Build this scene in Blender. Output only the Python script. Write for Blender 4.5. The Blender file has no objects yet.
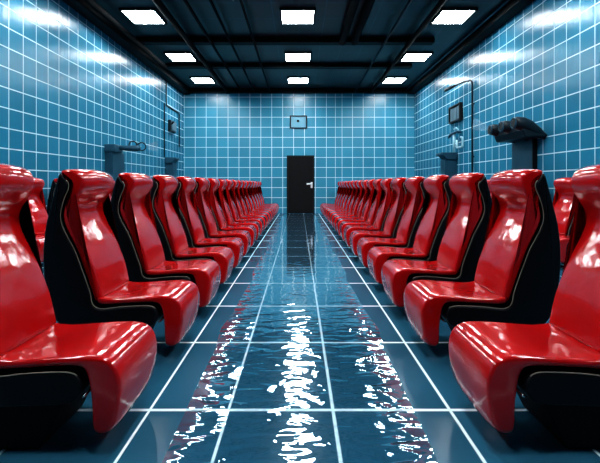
import bpy, bmesh, math, random
from mathutils import Vector, Matrix
random.seed(4)
S = bpy.context.scene
C = S.collection
PI = math.pi

# ------------------------------------------------------------------ materials
def nmat(name):
    m = bpy.data.materials.new(name); m.use_nodes = True
    nt = m.node_tree; b = nt.nodes['Principled BSDF']
    return m, nt, b

def N(nt, t, **kw):
    n = nt.nodes.new(t)
    for k, v in kw.items(): setattr(n, k, v)
    return n

def simple(name, col, rough=.4, metal=0, bump=0, bscale=60, coat=0, var=.15, spec=.5):
    """procedural: colour mottled by noise, optional fine bump"""
    m, nt, b = nmat(name)
    tc = N(nt, 'ShaderNodeTexCoord')
    no = N(nt, 'ShaderNodeTexNoise'); no.inputs['Scale'].default_value = 6; no.inputs['Detail'].default_value = 3
    nt.links.new(tc.outputs['Object'], no.inputs['Vector'])
    mx = N(nt, 'ShaderNodeMix', data_type='RGBA')
    mx.inputs['A'].default_value = tuple(c*(1-var) for c in col)+(1,)
    mx.inputs['B'].default_value = tuple(min(1, c*(1+var)) for c in col)+(1,)
    nt.links.new(no.outputs['Fac'], mx.inputs['Factor'])
    nt.links.new(mx.outputs['Result'], b.inputs['Base Color'])
    b.inputs['Roughness'].default_value = rough; b.inputs['Metallic'].default_value = metal
    b.inputs['Coat Weight'].default_value = coat; b.inputs['Specular IOR Level'].default_value = spec
    if bump:
        n2 = N(nt, 'ShaderNodeTexNoise'); n2.inputs['Scale'].default_value = bscale; n2.inputs['Detail'].default_value = 4
        nt.links.new(tc.outputs['Object'], n2.inputs['Vector'])
        bp = N(nt, 'ShaderNodeBump'); bp.inputs['Strength'].default_value = bump; bp.inputs['Distance'].default_value = .01
        nt.links.new(n2.outputs['Fac'], bp.inputs['Height']); nt.links.new(bp.outputs['Normal'], b.inputs['Normal'])
    return m

def math_n(nt, op, a, b=None, c=None):
    n = N(nt, 'ShaderNodeMath', operation=op)
    for i, v in enumerate((a, b, c)):
        if v is None: continue
        if isinstance(v, (int, float)): n.inputs[i].default_value = v
        else: nt.links.new(v, n.inputs[i])
    return n.outputs[0]

def tile_mat(name, tile, grout, wu, wv, rough, spec=.5, var=.25, ripple=None, coat=0, ior=1.5, grout_rough=.5, aniso=0):
    """tiles from the UV map: whole numbers of u and v are grout lines"""
    m, nt, b = nmat(name)
    uv = N(nt, 'ShaderNodeUVMap'); uv.uv_map = 'tiles'
    sp = N(nt, 'ShaderNodeSeparateXYZ'); nt.links.new(uv.outputs[0], sp.inputs[0])
    def line(o, w):
        f = math_n(nt, 'FRACT', o)
        d = math_n(nt, 'MINIMUM', f, math_n(nt, 'SUBTRACT', 1.0, f))
        mr = N(nt, 'ShaderNodeMapRange', interpolation_type='SMOOTHSTEP')
        nt.links.new(d, mr.inputs['Value'])
        mr.inputs['From Min'].default_value = w*.55; mr.inputs['From Max'].default_value = w*1.25
        mr.inputs['To Min'].default_value = 1; mr.inputs['To Max'].default_value = 0
        return mr.outputs[0]
    g = math_n(nt, 'MAXIMUM', line(sp.outputs['X'], wu), line(sp.outputs['Y'], wv))
    fl = N(nt, 'ShaderNodeVectorMath', operation='FLOOR'); nt.links.new(uv.outputs[0], fl.inputs[0])
    wn = N(nt, 'ShaderNodeTexWhiteNoise'); nt.links.new(fl.outputs[0], wn.inputs['Vector'])
    tc = N(nt, 'ShaderNodeTexCoord')
    no = N(nt, 'ShaderNodeTexNoise'); no.inputs['Scale'].default_value = 1.3; no.inputs['Detail'].default_value = 5
    nt.links.new(tc.outputs['Object'], no.inputs['Vector'])
    mixv = math_n(nt, 'ADD', math_n(nt, 'MULTIPLY', wn.outputs['Value'], .5), math_n(nt, 'MULTIPLY', no.outputs['Fac'], .5))
    t = N(nt, 'ShaderNodeMix', data_type='RGBA')
    t.inputs['A'].default_value = tuple(c*(1-var) for c in tile)+(1,)
    t.inputs['B'].default_value = tuple(c*(1+var) for c in tile)+(1,)
    nt.links.new(mixv, t.inputs['Factor'])
    mx = N(nt, 'ShaderNodeMix', data_type='RGBA')
    nt.links.new(g, mx.inputs['Factor']); nt.links.new(t.outputs['Result'], mx.inputs['A'])
    mx.inputs['B'].default_value = grout+(1,)
    nt.links.new(mx.outputs['Result'], b.inputs['Base Color'])
    rr = N(nt, 'ShaderNodeMapRange'); nt.links.new(g, rr.inputs['Value'])
    rr.inputs['To Min'].default_value = rough; rr.inputs['To Max'].default_value = grout_rough
    nt.links.new(rr.outputs[0], b.inputs['Roughness'])
    b.inputs['Specular IOR Level'].default_value = spec
    if aniso:                                            # horizontally brushed glaze
        tg = N(nt, 'ShaderNodeTangent'); tg.direction_type = 'UV_MAP'; tg.uv_map = 'tiles'
        nt.links.new(tg.outputs[0], b.inputs['Tangent']); b.inputs['Anisotropic'].default_value = aniso
    b.inputs['IOR'].default_value = ior
    h = math_n(nt, 'MULTIPLY', g, -.0015)
    if ripple:
        sc, amp = ripple
        mp = N(nt, 'ShaderNodeMapping'); mp.inputs['Scale'].default_value = sc
        nt.links.new(tc.outputs['Object'], mp.inputs['Vector'])
        rn = N(nt, 'ShaderNodeTexNoise'); rn.inputs['Scale'].default_value = 1; rn.inputs['Detail'].default_value = 2
        nt.links.new(mp.outputs[0], rn.inputs['Vector'])
        h = math_n(nt, 'ADD', h, math_n(nt, 'MULTIPLY', rn.outputs['Fac'], amp))
    bp = N(nt, 'ShaderNodeBump'); bp.inputs['Distance'].default_value = 1.0
    nt.links.new(h, bp.inputs['Height']); nt.links.new(bp.outputs['Normal'], b.inputs['Normal'])
    return m

GROUT = (.55, .80, .88)
M = {}
WALL = (.021, .195, .315)
M['wall_side'] = tile_mat('blue_wall_tile', WALL, GROUT, .026, .030, .27, ripple=((.1, 7, .5), .010), var=.2, aniso=.75)
M['wall_back'] = tile_mat('blue_end_wall_tile', (.045, .29, .43), GROUT, .030, .030, .24, ripple=((2.0, .1, .8), .008), var=.16)
M['floor'] = tile_mat('wet_floor_tile', (.022, .100, .160), (.80, .95, 1.0), .016, .014, .2, spec=.05, var=.15)
M['ceiling'] = tile_mat('dark_ceiling_panel', (.0035, .009, .014), (.03, .10, .15), .010, .008, .4, var=.5)  # seam colour lightened to carry the reflections along the joints
M['beam'] = simple('black_beam_paint', (.002, .003, .004), .6, spec=.15)
M['duct'] = simple('dark_duct_paint', (.002, .003, .004), .8, spec=.05)
M['conduit'] = simple('dark_blue_conduit', (.006, .018, .028), .7, spec=.1)
M['shell'] = simple('black_seat_shell', (.002, .003, .005), .42, bump=.1, bscale=220, spec=.25)
M['base'] = simple('dark_seat_base', (.003, .004, .006), .6, spec=.2)
M['piping'] = simple('pale_seam_piping', (.26, .22, .17), .4)
M['edge_glint'] = simple('edge_glint_metal', (.55, .60, .63), .25, metal=1)  # only for the highlight line along the seat shell edge
M['black_door'] = simple('black_door_paint', (.004, .004, .005), .5, var=.3, spec=.2)
M['white'] = simple('white_handle', (.85, .87, .88), .35, var=.03)
M['fix_blue'] = simple('blue_grey_fixture', (.016, .075, .12), .45, spec=.3)
M['fix_dark'] = simple('dark_fixture', (.005, .014, .021), .4, spec=.3)
M['fix_light'] = simple('pale_fixture_metal', (.42, .68, .76), .3, metal=.1)
M['slat'] = simple('grey_blue_slats', (.10, .17, .21), .4)
M['frame'] = simple('black_frame', (.004, .006, .008), .5, spec=.25)
M['panel'] = simple('pale_blue_panel', (.13, .36, .48), .3, var=.06)

def red_mat():
    m, nt, b = nmat('glossy_red_leather')
    tc = N(nt, 'ShaderNodeTexCoord')
    no = N(nt, 'ShaderNodeTexNoise'); no.inputs['Scale'].default_value = 5; no.inputs['Detail'].default_value = 4
    nt.links.new(tc.outputs['Object'], no.inputs['Vector'])
    mx = N(nt, 'ShaderNodeMix', data_type='RGBA')
    mx.inputs['A'].default_value = (.40, .0025, .004, 1); mx.inputs['B'].default_value = (.55, .005, .006, 1)
    nt.links.new(no.outputs['Fac'], mx.inputs['Factor']); nt.links.new(mx.outputs['Result'], b.inputs['Base Color'])
    b.inputs['Roughness'].default_value = .45; b.inputs['Specular IOR Level'].default_value = .03
    b.inputs['Coat Weight'].default_value = 1.0; b.inputs['Coat Roughness'].default_value = .10; b.inputs['Coat IOR'].default_value = 1.6
    big = N(nt, 'ShaderNodeTexNoise'); big.inputs['Scale'].default_value = 6; big.inputs['Detail'].default_value = 2
    nt.links.new(tc.outputs['Object'], big.inputs['Vector'])
    vo = N(nt, 'ShaderNodeTexVoronoi'); vo.inputs['Scale'].default_value = 190
    nt.links.new(tc.outputs['Object'], vo.inputs['Vector'])
    h = math_n(nt, 'ADD', math_n(nt, 'MULTIPLY', big.outputs['Fac'], .009), math_n(nt, 'MULTIPLY', vo.outputs['Distance'], .00013))
    bp = N(nt, 'ShaderNodeBump'); bp.inputs['Distance'].default_value = 1; bp.inputs['Strength'].default_value = .6
    nt.links.new(h, bp.inputs['Height'])
    nt.links.new(bp.outputs['Normal'], b.inputs['Normal']); nt.links.new(bp.outputs['Normal'], b.inputs['Coat Normal'])
    return m
M['red'] = red_mat()

def emit_mat():
    m, nt, b = nmat('light_diffuser')
    tc = N(nt, 'ShaderNodeTexCoord')
    no = N(nt, 'ShaderNodeTexNoise'); no.inputs['Scale'].default_value = 2
    nt.links.new(tc.outputs['Object'], no.inputs['Vector'])
    mr = N(nt, 'ShaderNodeMapRange'); nt.links.new(no.outputs['Fac'], mr.inputs['Value'])
    mr.inputs['To Min'].default_value = LIGHT*.95; mr.inputs['To Max'].default_value = LIGHT*1.05
    b.inputs['Base Color'].default_value = (.9, .95, 1, 1)
    b.inputs['Emission Color'].default_value = (.90, .97, 1.0, 1)
    nt.links.new(mr.outputs[0], b.inputs['Emission Strength'])
    return m
LIGHT = 42.0
M['emit'] = emit_mat()

def water_mat():
    m = bpy.data.materials.new('rippling_water'); m.use_nodes = True
    nt = m.node_tree
    for n in list(nt.nodes): nt.nodes.remove(n)
    out = N(nt, 'ShaderNodeOutputMaterial')
    tc = N(nt, 'ShaderNodeTexCoord')
    sp = N(nt, 'ShaderNodeSeparateXYZ'); nt.links.new(tc.outputs['Object'], sp.inputs[0])
    ax = math_n(nt, 'ABSOLUTE', sp.outputs['X'])
    # stronger wavelets in two bands running down the aisle
    d = math_n(nt, 'ABSOLUTE', math_n(nt, 'SUBTRACT', ax, .47))
    band = N(nt, 'ShaderNodeMapRange', interpolation_type='SMOOTHSTEP'); nt.links.new(d, band.inputs['Value'])
    band.inputs['From Min'].default_value = .02; band.inputs['From Max'].default_value = .13
    band.inputs['To Min'].default_value = 1; band.inputs['To Max'].default_value = 0
    mp = N(nt, 'ShaderNodeMapping'); mp.inputs['Scale'].default_value = (5.5, 10.5, 1)
    nt.links.new(tc.outputs['Object'], mp.inputs['Vector'])
    n1 = N(nt, 'ShaderNodeTexNoise'); n1.inputs['Scale'].default_value = 1; n1.inputs['Detail'].default_value = .8
    n1.inputs['Distortion'].default_value = .6
    nt.links.new(mp.outputs[0], n1.inputs['Vector'])
    mp2 = N(nt, 'ShaderNodeMapping'); mp2.inputs['Scale'].default_value = (1.6, 5, 1)
    nt.links.new(tc.outputs['Object'], mp2.inputs['Vector'])
    n2 = N(nt, 'ShaderNodeTexNoise'); n2.inputs['Scale'].default_value = 1; n2.inputs['Detail'].default_value = 2
    nt.links.new(mp2.outputs[0], n2.inputs['Vector'])
    amp = math_n(nt, 'ADD', .0100, math_n(nt, 'MULTIPLY', band.outputs[0], .020))
    calm = N(nt, 'ShaderNodeMapRange'); nt.links.new(sp.outputs['Y'], calm.inputs['Value'])
    calm.inputs['From Min'].default_value = 2.7; calm.inputs['From Max'].default_value = 5.5
    calm.inputs['To Min'].default_value = 1; calm.inputs['To Max'].default_value = .22
    h = math_n(nt, 'ADD', math_n(nt, 'MULTIPLY', n1.outputs['Fac'], amp), math_n(nt, 'MULTIPLY', n2.outputs['Fac'], .003))
    h = math_n(nt, 'MULTIPLY', h, calm.outputs[0])
    bp = N(nt, 'ShaderNodeBump'); bp.inputs['Distance'].default_value = 1
    nt.links.new(h, bp.inputs['Height'])
    fr = N(nt, 'ShaderNodeLayerWeight'); fr.inputs['Blend'].default_value = .5
    nt.links.new(bp.outputs['Normal'], fr.inputs['Normal'])
    gl = N(nt, 'ShaderNodeBsdfGlossy'); gl.inputs['Roughness'].default_value = .015
    gl.inputs['Color'].default_value = (.95, .98, 1, 1)
    nt.links.new(bp.outputs['Normal'], gl.inputs['Normal'])
    tr = N(nt, 'ShaderNodeBsdfTransparent'); tr.inputs['Color'].default_value = (.90, .97, 1, 1)
    mx = N(nt, 'ShaderNodeMixShader')
    nt.links.new(math_n(nt, 'POWER', fr.outputs['Facing'], 2.0), mx.inputs[0]); nt.links.new(tr.outputs[0], mx.inputs[1]); nt.links.new(gl.outputs[0], mx.inputs[2])
    nt.links.new(mx.outputs[0], out.inputs['Surface'])
    return m
M['water'] = water_mat()

def mist_mat():
    m = bpy.data.materials.new('thin_mist'); m.use_nodes = True
    nt = m.node_tree
    for n in list(nt.nodes): nt.nodes.remove(n)
    out = N(nt, 'ShaderNodeOutputMaterial')
    tc = N(nt, 'ShaderNodeTexCoord')
    no = N(nt, 'ShaderNodeTexNoise'); no.inputs['Scale'].default_value = 5
    nt.links.new(tc.outputs['Object'], no.inputs['Vector'])
    df = N(nt, 'ShaderNodeBsdfTranslucent'); df.inputs['Color'].default_value = (.75, .9, 1, 1)
    tr = N(nt, 'ShaderNodeBsdfTransparent')
    mr = N(nt, 'ShaderNodeMapRange'); nt.links.new(no.outputs['Fac'], mr.inputs['Value'])
    mr.inputs['To Min'].default_value = .02; mr.inputs['To Max'].default_value = .16
    mx = N(nt, 'ShaderNodeMixShader'); nt.links.new(mr.outputs[0], mx.inputs[0])
    nt.links.new(tr.outputs[0], mx.inputs[1]); nt.links.new(df.outputs[0], mx.inputs[2])
    nt.links.new(mx.outputs[0], out.inputs['Surface'])
    return m
M['mist'] = mist_mat()

# ------------------------------------------------------------------ helpers
def obj(name, bm, mat, parent=None, smooth=False, bevel=0, loc=None):
    me = bpy.data.meshes.new(name)
    bmesh.ops.recalc_face_normals(bm, faces=bm.faces)
    if smooth:
        for f in bm.faces: f.smooth = True
    bm.to_mesh(me); bm.free()
    me.materials.append(mat)
    o = bpy.data.objects.new(name, me); C.objects.link(o)
    if parent: o.parent = parent
    if loc: o.location = loc
    if bevel:
        b = o.modifiers.new('bevel', 'BEVEL'); b.width = bevel; b.segments = 3; b.limit_method = 'ANGLE'; b.angle_limit = math.radians(40)
    return o

def tag(o, label=None, cat=None, group=None, kind=None):
    if label: o['label'] = label
    if cat: o['category'] = cat
    if group: o['group'] = group
    if kind: o['kind'] = kind
    return o

def thing(name, label, cat, loc=(0, 0, 0), rz=0, group=None):
    o = bpy.data.objects.new(name, None); C.objects.link(o)
    o.empty_display_size = .2
    o.location = loc; o.rotation_euler = (0, 0, rz)
    return tag(o, label, cat, group)

def copy_tree(o, parent=None):
    c = o.copy(); C.objects.link(c)
    if parent: c.parent = parent
    for ch in o.children: copy_tree(ch, c)
    return c

def box(bm, x0, x1, y0, y1, z0, z1):
    v = [bm.verts.new((x, y, z)) for x in (x0, x1) for y in (y0, y1) for z in (z0, z1)]
    for f in ((0,1,3,2), (4,6,7,5), (0,4,5,1), (2,3,7,6), (0,2,6,4), (1,5,7,3)):
        bm.faces.new([v[i] for i in f])
    return bm

def nb(): return bmesh.new()

def prism(bm, poly, y0, y1):
    """polygon in (x, z) extruded along y"""
    a = [bm.verts.new((x, y0, z)) for x, z in poly]; b = [bm.verts.new((x, y1, z)) for x, z in poly]
    n = len(poly)
    for i in range(n): bm.faces.new((a[i], a[(i+1) % n], b[(i+1) % n], b[i]))
    bm.faces.new(a); bm.faces.new(b[::-1])
    return bm

def tube(bm, pts, r, seg=10, closed=False, radii=None):
    pts = [Vector(p) for p in pts]; n = len(pts); rings = []
    up = None
    for i, p in enumerate(pts):
        if closed: t = pts[(i+1) % n]-pts[i-1]
        else: t = pts[min(i+1, n-1)]-pts[max(i-1, 0)]
        t.normalize()
        if up is None:
            up = Vector((0, 0, 1)) if abs(t.z) < .9 else Vector((0, 1, 0))
        up = (up - t*up.dot(t))
        if up.length < 1e-4: up = t.orthogonal()
        up.normalize(); s = t.cross(up)
        rr = radii[i] if radii else r
        rings.append([bm.verts.new(p+(up*math.cos(a)+s*math.sin(a))*rr) for a in (2*PI*k/seg for k in range(seg))])
    m = n if closed else n-1
    for i in range(m):
        A, B = rings[i], rings[(i+1) % n]
        for k in range(seg): bm.faces.new((A[k], A[(k+1) % seg], B[(k+1) % seg], B[k]))
    if not closed:
        bm.faces.new(rings[0][::-1]); bm.faces.new(rings[-1])
    return bm

def rounded(pts, r=.08, k=5):
    """polyline with rounded corners"""
    pts = [Vector(p) for p in pts]; out = [pts[0]]
    for a, b, c in zip(pts, pts[1:], pts[2:]):
        d1 = (a-b); d2 = (c-b); q = min(r, d1.length*.45, d2.length*.45)
        p, e = b+d1.normalized()*q, b+d2.normalized()*q
        for i in range(k+1):
            t = i/k; out.append(p*(1-t)**2 + b*2*t*(1-t) + e*t*t)
    out.append(pts[-1]); return out

def smooth_loop(P, n=4):
    out = []; L = len(P)
    for i in range(L):
        p0, p1, p2, p3 = (Vector(P[(i+j-1) % L]) for j in range(4))
        for k in range(n):
            t = k/n
            out.append(.5*((2*p1)+(p2-p0)*t+(2*p0-5*p1+4*p2-p3)*t*t+(3*p1-p0-3*p2+p3)*t**3))
    return out

def padded(P, w, r, n=4, warp=None, layers=6):
    """closed side profile P (x, z) swept across width w with edges rounded by r"""
    L = smooth_loop(P, n); m = len(L)
    area = sum(L[i].x*L[(i+1) % m].y-L[(i+1) % m].x*L[i].y for i in range(m))
    nrm = []
    for i in range(m):
        t = (L[(i+1) % m]-L[i-1]); nn = Vector((-t.y, t.x)) if area > 0 else Vector((t.y, -t.x))
        nn.normalize(); nrm.append(nn)                       # inward
    st = []
    for k in range(6):
        a = PI/2*k/5; st.append((-w/2+r-r*math.cos(PI/2-a) if False else -w/2+r*(1-math.sin(a)), r*(1-math.cos(a))))
    st = [(-w/2+r*(1-math.cos(PI/2*k/5)), r*(1-math.sin(PI/2*k/5))) for k in range(6)]
    for k in range(1, layers): st.append((-w/2+r+(w-2*r)*k/layers, 0))
    st += [(-y, i) for y, i in reversed(st[:6])]
    bm = nb(); rings = []
    for y, ins in st:
        ring = []
        for p, q in zip(L, nrm):
            v = Vector((p.x+q.x*ins, y, p.y+q.y*ins))
            if warp: v = warp(v, 2*y/w)
            ring.append(bm.verts.new(v))
        rings.append(ring)
    for A, B in zip(rings, rings[1:]):
        for i in range(m): bm.faces.new((A[i], A[(i+1) % m], B[(i+1) % m], B[i]))
    bm.faces.new(rings[0]); bm.faces.new(rings[-1][::-1])
    return bm

def tile_grid(name, uc, vc, fn, mat, u0=0, v0=0, uid=None, vid=None):
    """grid of tiles: uc, vc are the grout positions in metres, fn(u, v) -> point; UV counts whole tiles"""
    bm = nb(); lay = bm.loops.layers.uv.new('tiles')
    uid = uid or [i+u0 for i in range(len(uc))]; vid = vid or [i+v0 for i in range(len(vc))]
    g = [[bm.verts.new(fn(u, v)) for v in vc] for u in uc]
    idx = {}
    for i in range(len(uc)):
        for j in range(len(vc)): idx[g[i][j]] = (uid[i], vid[j])
    for i in range(len(uc)-1):
        for j in range(len(vc)-1):
            f = bm.faces.new((g[i][j], g[i+1][j], g[i+1][j+1], g[i][j+1]))
            for l in f.loops: l[lay].uv = idx[l.vert]
    me = bpy.data.meshes.new(name); bm.to_mesh(me); bm.free(); me.materials.append(mat)
    o = bpy.data.objects.new(name, me); C.objects.link(o); o['kind'] = 'structure'
    return o

def spaced(lo, hi, start, pitch):
    """grout positions through start at the given pitch, clipped to lo..hi, with their (possibly fractional) tile numbers"""
    k0 = math.ceil((lo-start)/pitch-1e-6); k1 = math.floor((hi-start)/pitch+1e-6)
    ks = list(range(k0, k1+1)); pos = [start+k*pitch for k in ks]; ids = [float(k) for k in ks]
    if pos[0]-lo > 1e-3: pos.insert(0, lo); ids.insert(0, (lo-start)/pitch)
    if hi-pos[-1] > 1e-3: pos.append(hi); ids.append((hi-start)/pitch)
    return pos, ids

# ------------------------------------------------------------------ the room
WX, YB, YF, H, CAM = 4.62, 18.0, -4.0, 4.96, 1.18

def struct(o): o['kind'] = 'structure'; return o

# floor: the aisle lines are where the photo has them, evenly spaced under the seats
fx = [-4.62, -4.35, -3.85, -3.35, -2.85, -2.35, -1.85, -1.31, -.778, -.369, .177, .788, 1.31, 1.85, 2.35, 2.85, 3.35, 3.85, 4.35, 4.62]
fid = [.46]+list(range(1, 19))+[18.54]
fy, fyid = spaced(YF, YB, 2.35, 1.0)
tile_grid('floor', fx, fy, lambda u, v: (u, v, 0), M['floor'], uid=fid, vid=fyid)
# side walls
zz, zid = spaced(0, H, 3.34, .32)
yy, yid = spaced(YF, YB, 7.54, .374)
tile_grid('wall_left', yy, zz, lambda u, v: (-WX, u, v), M['wall_side'], uid=yid, vid=zid)
yy, yid = spaced(YF, YB, 7.40, .374)
tile_grid('wall_right', yy[::-1], zz, lambda u, v: (WX, u, v), M['wall_side'], uid=yid[::-1], vid=zid)
# end wall
left = [-.216-.437*k for k in range(10, -1, -1)]
right = [.221, .66, 1.096, 1.456, 1.72, 2.14, 2.568, 3.016, 3.444, 3.872, 4.292]
bx = [-WX]+left+right+[WX]
bid = [.45]+list(range(1, len(bx)-1))+[len(bx)-2+.75]
bz, bzid = spaced(0, H, 1.44, .402)
tile_grid('wall_back', bx, bz, lambda u, v: (u, YB, v), M['wall_back'], uid=bid, vid=bzid)
bx2, bid2 = spaced(-WX, WX, 0, .437)
tile_grid('wall_front', bx2[::-1], bz, lambda u, v: (u, YF, v), M['beam'], uid=bid2[::-1], vid=bzid)  # unseen wall behind the camera, blackened so that near faces stay dark
cx, cid = spaced(-WX, WX, .0, .58); cy, cyid = spaced(YF, YB, .4, .9)
tile_grid('ceiling', cx, cy[::-1], lambda u, v: (u, v, H), M['ceiling'], uid=cid, vid=cyid[::-1])

# dark cove trim along the top of the walls, deepened to shade the tiles below
struct(obj('trim_1', box(nb(), -WX, -WX+.28, YF, YB, H-.20, H), M['beam']))
struct(obj('trim_2', box(nb(), WX-.28, WX, YF, YB, H-.18, H), M['beam']))
struct(obj('trim_3', box(nb(), -WX+.28, WX-.28, YB-.25, YB, H-.16, H), M['beam']))
# cross beams under the ceiling
for i, (y, x0, x1, d) in enumerate([(14.1, -4.2, 3.55, .11), (11.6, -4.2, 3.5, .12), (8.4, -4.2, 4.2, .12), (5.4, -4.2, 4.2, .12), (2.4, -4.2, 4.2, .12), (-.8, -4.2, 4.2, .12)]):
    struct(obj('trim_%d' % (4+i), box(nb(), x0, x1, y, y+.28, H-d, H), M['beam'], bevel=.01))

# ceiling lights
def make_light():
    t = thing('ceiling_light', 'square white ceiling light panel', 'ceiling light', group='ceiling light panels')
    bm = nb()
    for x0, x1, y0, y1 in ((-.39, .39, -.45, -.41), (-.39, .39, .41, .45), (-.39, -.35, -.41, .41), (.35, .39, -.41, .41)):
        box(bm, x0, x1, y0, y1, -.05, 0)
    obj('frame', bm, M['frame'], t)
    obj('diffuser', box(nb(), -.35, .35, -.41, .41, -.03, 0), M['emit'], t)
    return t
proto = make_light(); first = True
rown = {16.3: 'nearest the end wall', 13.3: 'second from the end wall', 10.1: 'third from the end wall'}
for X, side in ((-3.48, 'left'), (0, 'middle'), (3.45, 'right')):
    for Y in (16.3, 13.3, 10.1, 7.07, 4.05, 1.0):  # rows out of view continue the pattern; nearest one added to brighten near seats
        t = proto if first else copy_tree(proto); first = False
        t.location = (X-.03 if X == 0 else X, Y, H)
        t['label'] = ('square white ceiling light panel, %s row, %s' % (side, rown[Y])) if Y in rown else \
                     'square white ceiling light panel in the %s row, overhead beyond the top of the picture' % side

# pipes running along the ceiling
def ceiling_pipe(x, y0, y1, z, r, label, mat='duct', cat='pipe', name='ceiling_pipe'):
    o = obj(name, tube(nb(), [(x, y0, z), (x, y1, z)], r, 12), M[mat], smooth=True)
    return tag(o, label, cat, 'pipes along the ceiling')
ceiling_pipe(1.12, YF, 11.58, H-.13, .09, 'dark round duct right of the middle lights, the inner of a pair')
ceiling_pipe(1.42, YF, 11.58, H-.13, .09, 'dark round duct right of the middle lights, the outer of a pair')
ceiling_pipe(-2.80, YF, 17.7, H-.17, .07, 'thick dark pipe just right of the left ceiling lights')
ceiling_pipe(-2.25, YF, 17.7, H-.155, .035, 'thin dark pipe, first from the thick pipe on the left')
ceiling_pipe(-1.75, YF, 17.7, H-.15, .03, 'thin dark pipe, second from the thick pipe on the left')
ceiling_pipe(-1.15, YF, 17.7, H-.15, .03, 'thin dark pipe left of the middle ceiling lights')
ceiling_pipe(2.84, YF, 17.7, H-.16, .06, 'dark pipe just left of the right ceiling lights')
ceiling_pipe(2.2, YF, 17.7, H-.15, .03, 'thin bluish pipe between the round ducts and the right lights', 'conduit')
ceiling_pipe(-4.12, YF, 13.9, H-.17, .06, 'dark pipe between the left ceiling lights and left wall')
ceiling_pipe(4.24, YF, 17.7, H-.06, .022, 'thin blue conduit between the right ceiling lights and right wall', 'fix_blue')

# end wall: black door
d = bpy.data.objects.new('door_1', None); C.objects.link(d); d.location = (.06, YB, 0); d['kind'] = 'structure'
obj('door_leaf', box(nb(), -.50, .50, -.045, -.002, .012, 2.27), M['black_door'], d, bevel=.006)
bm = nb()
box(bm, -.545, -.502, -.06, -.001, 0, 2.32); box(bm, .502, .545, -.06, -.001, 0, 2.32); box(bm, -.502, .502, -.06, -.001, 2.272, 2.32)
obj('door_frame', bm, M['frame'], d)
h = obj('door_handle', box(nb(), .405, .485, -.062, -.044, 1.02, 1.26), M['white'], d, bevel=.006)
obj('lever', tube(nb(), rounded([(.445, -.06, 1.19), (.445, -.12, 1.19), (.245, -.12, 1.18)], .03), .030, 10), M['white'], h, smooth=True)

# end wall: small pale panel with a dark knob
t = thing('wall_panel', 'small pale rectangular panel with dark knob above the black door', 'panel', (-.02, YB, 3.655))
obj('face', box(nb(), -.30, .30, -.03, -.002, -.22, .22), M['panel'], t, bevel=.01)
bm = nb()
for x0, x1, z0, z1 in ((-.345, .345, .22, .26), (-.345, .345, -.26, -.22), (-.345, -.30, -.22, .22), (.30, .345, -.22, .22)):
    box(bm, x0, x1, -.06, -.001, z0, z1)
obj('frame', bm, M['fix_dark'], t, bevel=.008)
bm = nb(); bmesh.ops.create_uvsphere(bm, u_segments=14, v_segments=8, radius=.05)
obj('knob', bm, M['frame'], t, smooth=True, loc=(-.02, -.05, .04))

# ------------------------------------------------------------------ seats
BACK = [(-0.333, 1.266), (-0.293, 1.276), (-0.247, 1.269), (-0.207, 1.246), (-0.187, 1.206), (-0.19, 1.16), (-0.214, 1.107), (-0.25, 1.054), (-0.267, 1.008), (-0.263, 0.961), (-0.24, 0.902), (-0.207, 0.836), (-0.167, 0.756), (-0.134, 0.677), (-0.104, 0.597), (-0.084, 0.524), (-0.071, 0.462), (-0.066, 0.425), (-0.101, 0.400), (-0.127, 0.465), (-0.154, 0.544), (-0.187, 0.637), (-0.227, 0.743), (-0.27, 0.829), (-0.306, 0.902), (-0.32, 0.961), (-0.313, 1.021), (-0.293, 1.081), (-0.27, 1.14), (-0.267, 1.18), (-0.293, 1.213), (-0.326, 1.233)]
PAN = [(-0.085, 0.430), (-0.041, 0.424), (0.031, 0.42), (0.131, 0.426), (0.263, 0.435), (0.363, 0.436), (0.416, 0.425), (0.455, 0.395), (0.477, 0.339), (0.479, 0.266), (0.467, 0.180), (0.445, 0.105), (0.400, 0.078), (0.362, 0.098), (0.356, 0.213), (0.346, 0.312), (0.329, 0.369), (0.296, 0.391), (0.197, 0.392), (0.065, 0.385), (-0.035, 0.379), (-0.088, 0.392)]
SHELL = [(-0.333, 1.250), (-0.359, 1.173), (-0.392, 1.041), (-0.425, 0.908), (-0.442, 0.743), (-0.439, 0.577), (-0.412, 0.412), (-0.373, 0.299), (-0.326, 0.246), (-0.267, 0.223), (-0.134, 0.22), (0.065, 0.226), (0.25, 0.236), (0.296, 0.259), (0.315, 0.306), (0.306, 0.346), (0.27, 0.369), (0.197, 0.372), (0.065, 0.365), (-0.015, 0.355), (-0.075, 0.355), (-0.118, 0.385), (-0.147, 0.458), (-0.174, 0.538), (-0.207, 0.63), (-0.247, 0.736), (-0.293, 0.822), (-0.329, 0.895), (-0.343, 0.955), (-0.336, 1.021), (-0.316, 1.087), (-0.293, 1.14), (-0.29, 1.18), (-0.313, 1.213)]
SHELL = SHELL[:22]+[(x+.014, z) for x, z in SHELL[22:]]
W = .52

def back_warp(v, t):
    a = 1-t*t
    v.x += .014*a*max(0, min(1, (v.z-.4)/.2))          # padding bulges forward in the middle
    if v.z > 1.1: v.z += .012*a
    return v

def pan_warp(v, t):
    a = abs(t)**5
    if v.z < .3: v.z += .028*a*(.3-v.z)/.2               # rounded lower corners of the hanging flap
    if v.x < .3 and v.z > .4: v.z -= .010*(1-t*t)*max(0, (.3-v.x)/.3)   # seat dips where one sits
    return v

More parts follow.
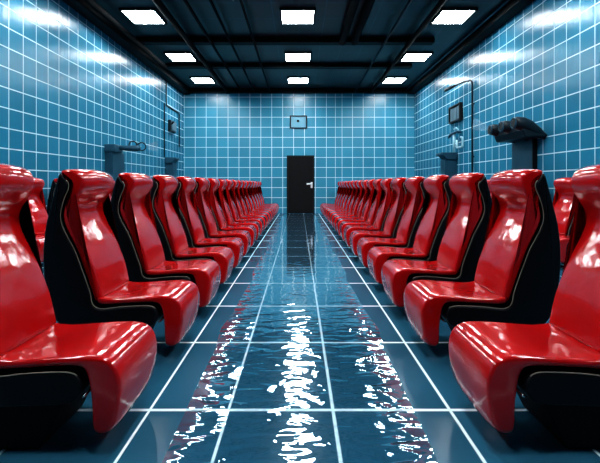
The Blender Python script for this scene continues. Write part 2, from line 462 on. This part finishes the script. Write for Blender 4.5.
def make_seat():
    t = thing('theatre_seat', 'glossy red seat', 'seat')
    sh = obj('shell', padded(SHELL, W+.025, .016, 3), M['shell'], t, smooth=True)
    line = smooth_loop(SHELL, 3)[16*3-2:33*3]
    for s in (-1, 1):
        obj('piping', tube(nb(), [(p.x+.003, s*(W/2+.0085), p.y+.003) for p in line], .003, 6), M['piping'], sh, smooth=True)
    obj('backrest', padded(BACK, W, .022, 3, back_warp), M['red'], t, smooth=True)
    obj('seat_cushion', padded(PAN, W, .018, 3, pan_warp), M['red'], t, smooth=True)
    obj('edge_glint_strip', tube(nb(), [(.318, -W/2+.01, .262), (.318, W/2-.01, .262)], .006, 8), M['edge_glint'], t, smooth=True)  # bright metal strip stands in for the highlight on the shell's lower front edge
    obj('base', prism(nb(), [(-.25, 0), (.10, 0), (.22, .24), (-.30, .24)], -.20, .20), M['base'], t, bevel=.012)
    return t

inv = [.00427, .0066, .0087, .01075, .01285, .01495, .01705]
while len(inv) < 18: inv.append(inv[-1]+.00187)
ORD = 'first second third fourth fifth sixth seventh eighth ninth tenth eleventh twelfth thirteenth fourteenth fifteenth sixteenth seventeenth eighteenth'.split()
seat = make_seat(); first = True
def place_seat(x, y, rz, label, group):
    global first
    t = seat if first else copy_tree(seat); first = False
    t.location = (x, y, 0); t.rotation_euler = (0, 0, rz)
    t['label'] = label; t['group'] = group
for side, sx, rz in (('left', -1.25, 0), ('right', 1.29, PI)):
    for i, q in enumerate(inv):
        place_seat(sx, 450*q+W/2+.012, rz, 'glossy red seat with black shell, %s aisle row, %s from the camera' % (side, ORD[i] if i < 17 else 'last and farthest'),
                   'red seats lining the %s side of the aisle' % side)
for side, sx, rz in (('left', -4.0, 0), ('right', 4.0, PI)):
    for i, q in enumerate((.0136, .0153, .0176, .0197, .0217)):
        place_seat(sx, 450*q+W/2+.012, rz, 'red seat by the %s wall, behind the aisle row, %s from the camera' % (side, ORD[i]),
                   'red seats along the %s wall' % side)

# ------------------------------------------------------------------ wall fittings, right side
t = thing('hand_dryer', 'dark wall unit with three round nozzles under a sloping hood, right wall', 'hand dryer', (WX, 9.28, 0))
obj('back_panel', box(nb(), -.085, -.004, -.53, .32, .35, 2.08), M['fix_blue'], t, bevel=.008)
obj('side_strip', box(nb(), -.09, -.003, -.56, -.532, .35, 2.08), M['frame'], t)
obj('hood', prism(nb(), [(-.44, 2.34), (-.36, 2.34), (-.005, 2.10), (-.005, 2.06), (-.42, 2.06), (-.47, 2.18)], -.93, .30), M['fix_dark'], t, bevel=.02)
for y in (-.84, -.33, .20):
    bm = nb()
    tube(bm, [(-.01, y, 2.06), (-.15, y, 2.15), (-.32, y, 2.26), (-.45, y, 2.31), (-.53, y, 2.322), (-.60, y, 2.32)], .1, 18, radii=[.05, .10, .125, .13, .12, .10])
    n_ = obj('nozzle', bm, M['fix_dark'], t, smooth=True)
    obj('rim', tube(nb(), [(-.60, y+.10*math.cos(a), 2.32+.10*math.sin(a)) for a in (2*PI*k/20 for k in range(20))], .012, 6, closed=True), M['fix_blue'], n_, smooth=True)
    obj('mouth', tube(nb(), [(-.595, y, 2.32), (-.606, y, 2.321)], .080, 18), M['frame'], n_)
tag(obj('mist', tube(nb(), [(3.985, 9.49, 2.34), (3.70, 9.56, 2.46)], .1, 16, radii=[.05, .13]), M['mist'], smooth=True),
    'faint pale mist drifting from the nozzle beside the shower riser', 'mist', kind='stuff')

t = thing('shower', 'thin dark shower pipe with bent arm high on the right wall', 'shower', (WX, 11.9, 0))
obj('riser', tube(nb(), rounded([(-.04, 0, .3), (-.04, 0, 3.93), (-.12, .40, 3.97), (-.22, .85, 3.96)], .12), .022, 10), M['conduit'], t, smooth=True)
obj('shower_head', tube(nb(), [(-.20, .78, 3.965), (-.25, .98, 3.95), (-.33, 1.30, 3.93)], .05, 12, radii=[.026, .045, .05]), M['fix_dark'], t, smooth=True)
for z in (1.9, 3.3):
    obj('bracket', box(nb(), -.04, -.003, -.035, .035, z-.02, z+.02), M['fix_dark'], t)

t = thing('control_box', 'square grey box with black frame below the shower arm, right wall', 'control box', (WX, 13.15, 3.24))
bm = nb()
for y0, y1, z0, z1 in ((-.47, .47, .20, .25), (-.47, .47, -.25, -.20), (-.47, -.42, -.20, .20), (.42, .47, -.20, .20)):
    box(bm, -.10, -.002, y0, y1, z0, z1)
obj('frame', bm, M['frame'], t, bevel=.008)
for y0 in (-.40, -.12, .16):
    obj('slat', box(nb(), -.07, -.004, y0, y0+.24, -.19, .19), M['slat'], t, bevel=.006)

def basin(x, y, sgn, s, label):
    t = thing('wash_basin', label, 'basin', (x, y, 0), 0, None)
    k = -sgn
    obj('pedestal', box(nb(), *(sorted((k*.003, k*.36*s))), -.20, .22, .0, 1.90), M['fix_blue'], t, bevel=.015)
    poly = [(k*.003, 1.90), (k*.30*s, 1.90), (k*.42*s, 2.03), (k*.48*s, 2.03), (k*.48*s, 2.10), (k*.003, 2.10)]
    obj('bowl', prism(nb(), poly, -.26, .26), M['fix_blue'], t, bevel=.012)
    return t
basin(WX, 13.35, 1, 1.0, 'blue grey wash basin on a pedestal under the tap, right wall')
t = thing('tap', 'pale bent tap pipes above the wash basin on the right wall', 'tap', (WX, 13.1, 2.4))
obj('spout', tube(nb(), rounded([(-.02, -.32, .26), (-.12, -.32, .27), (-.12, .25, .25), (-.14, .36, .17)], .05), .040, 10), M['fix_blue'], t, smooth=True)
obj('down_pipe', tube(nb(), [(-.10, .02, .22), (-.10, .02, -.30)], .036, 10), M['fix_light'], t, smooth=True)
obj('loop', tube(nb(), rounded([(-.06, -.10, .05), (-.06, -.10, -.18), (-.06, -.55, -.18), (-.06, -.55, .08), (-.06, -.42, .10)], .05), .030, 8), M['fix_light'], t, smooth=True)
obj('handle', tube(nb(), rounded([(-.03, -.30, .22), (-.14, -.30, .38), (-.14, -.12, .36)], .05), .025, 8), M['fix_light'], t, smooth=True)

# ------------------------------------------------------------------ wall fittings, left side
t = thing('drinking_fountain', 'blue grey pedestal unit with arm and two rings, left wall', 'drinking fountain', (-WX, 11.0, 0))
obj('cabinet', box(nb(), .004, .20, -.30, .40, .0, 1.96), M['fix_blue'], t, bevel=.012)
obj('cap', box(nb(), .003, .26, -.33, .12, 1.94, 2.13), M['fix_blue'], t, bevel=.02)
a_ = obj('arm', tube(nb(), [(.20, -.05, 2.06), (.40, -.02, 2.055), (.66, .0, 2.05), (.74, .0, 2.05)], .06, 14, radii=[.05, .06, .075, .06]), M['fix_blue'], t, smooth=True)
for x, y, z, r in ((.56, .0, 2.14, .085), (.755, .05, 2.10, .095)):
    obj('ring', tube(nb(), [(x+r*math.cos(a), y+.25*r*math.cos(a), z+r*math.sin(a)) for a in (2*PI*k/24 for k in range(24))], .016, 8, closed=True), M['fix_dark'], a_, smooth=True)
tag(obj('mist', tube(nb(), [(-3.74, 11.1, 2.1), (-3.52, 11.2, 2.12)], .1, 16, radii=[.06, .13]), M['mist'], smooth=True),
    'faint pale mist beside the two rings near the left wall', 'mist', kind='stuff')

t = thing('wall_conduit', 'thin dark conduit stepping down the far end of the left wall', 'conduit', (-WX, 15.57, 0))
bm = nb(); tube(bm, rounded([(.03, 0, H-.20), (.03, 0, 3.90), (.03, 1.68, 3.90), (.03, 1.68, 2.6)], .05), .020, 8)
obj('pipe', bm, M['fix_dark'], t, smooth=True)
bm = nb(); tube(bm, [(.03, -.22, 3.95), (.03, -.22, 2.1)], .02, 8)
obj('drop_pipe', bm, M['conduit'], t, smooth=True)
t = thing('switch_box', 'small dark box inside the conduit frame on the left wall', 'switch box', (-WX, 16.2, 3.25))
obj('housing', box(nb(), .003, .10, -.34, .34, -.20, .20), M['fix_dark'], t, bevel=.012)
obj('cover', box(nb(), .10, .13, -.26, .30, -.16, .16), M['slat'], t, bevel=.01)
obj('lever', tube(nb(), [(.11, -.28, .05), (.2, -.34, .12)], .03, 8), M['frame'], t, smooth=True)
basin(-WX, 15.75, -1, .80, 'small blue grey basin on a pedestal in the far left corner')

# ------------------------------------------------------------------ water on the floor
bm = nb()
n = 40; vs = []
for i in range(n+1):
    y = -1+(17.6+1)*i/n
    e = .02*math.sin(y*2.1)+.015*math.sin(y*5.3+1)
    vs.append([bm.verts.new((-.60-e, y, .006)), bm.verts.new((.61+e, y, .006))])
for a, b in zip(vs, vs[1:]): bm.faces.new((a[0], a[1], b[1], b[0]))
tag(obj('water_film', bm, M['water']), 'thin rippling sheet of water over the blue floor tiles of the aisle', 'water', kind='stuff')

# ------------------------------------------------------------------ world, camera
w = bpy.data.worlds.new('room_dark'); S.world = w; w.use_nodes = True
w.node_tree.nodes['Background'].inputs[0].default_value = (.02, .05, .08, 1)
w.node_tree.nodes['Background'].inputs[1].default_value = .3
cd = bpy.data.cameras.new('camera'); cam = bpy.data.objects.new('camera', cd); C.objects.link(cam)
cam.location = (0, 0, CAM); cam.rotation_euler = (PI/2, 0, 0)
cd.sensor_width = 36; cd.lens = 27; cd.shift_x = 1/600; cd.shift_y = -47.5/600; cd.clip_start = .05
S.camera = cam
S.view_settings.view_transform = 'Standard'
S.view_settings.look = 'Medium High Contrast'
S.view_settings.exposure = 0
S.cycles.use_denoising = True
S.cycles.max_bounces = 8
S.cycles.sample_clamp_indirect = 6
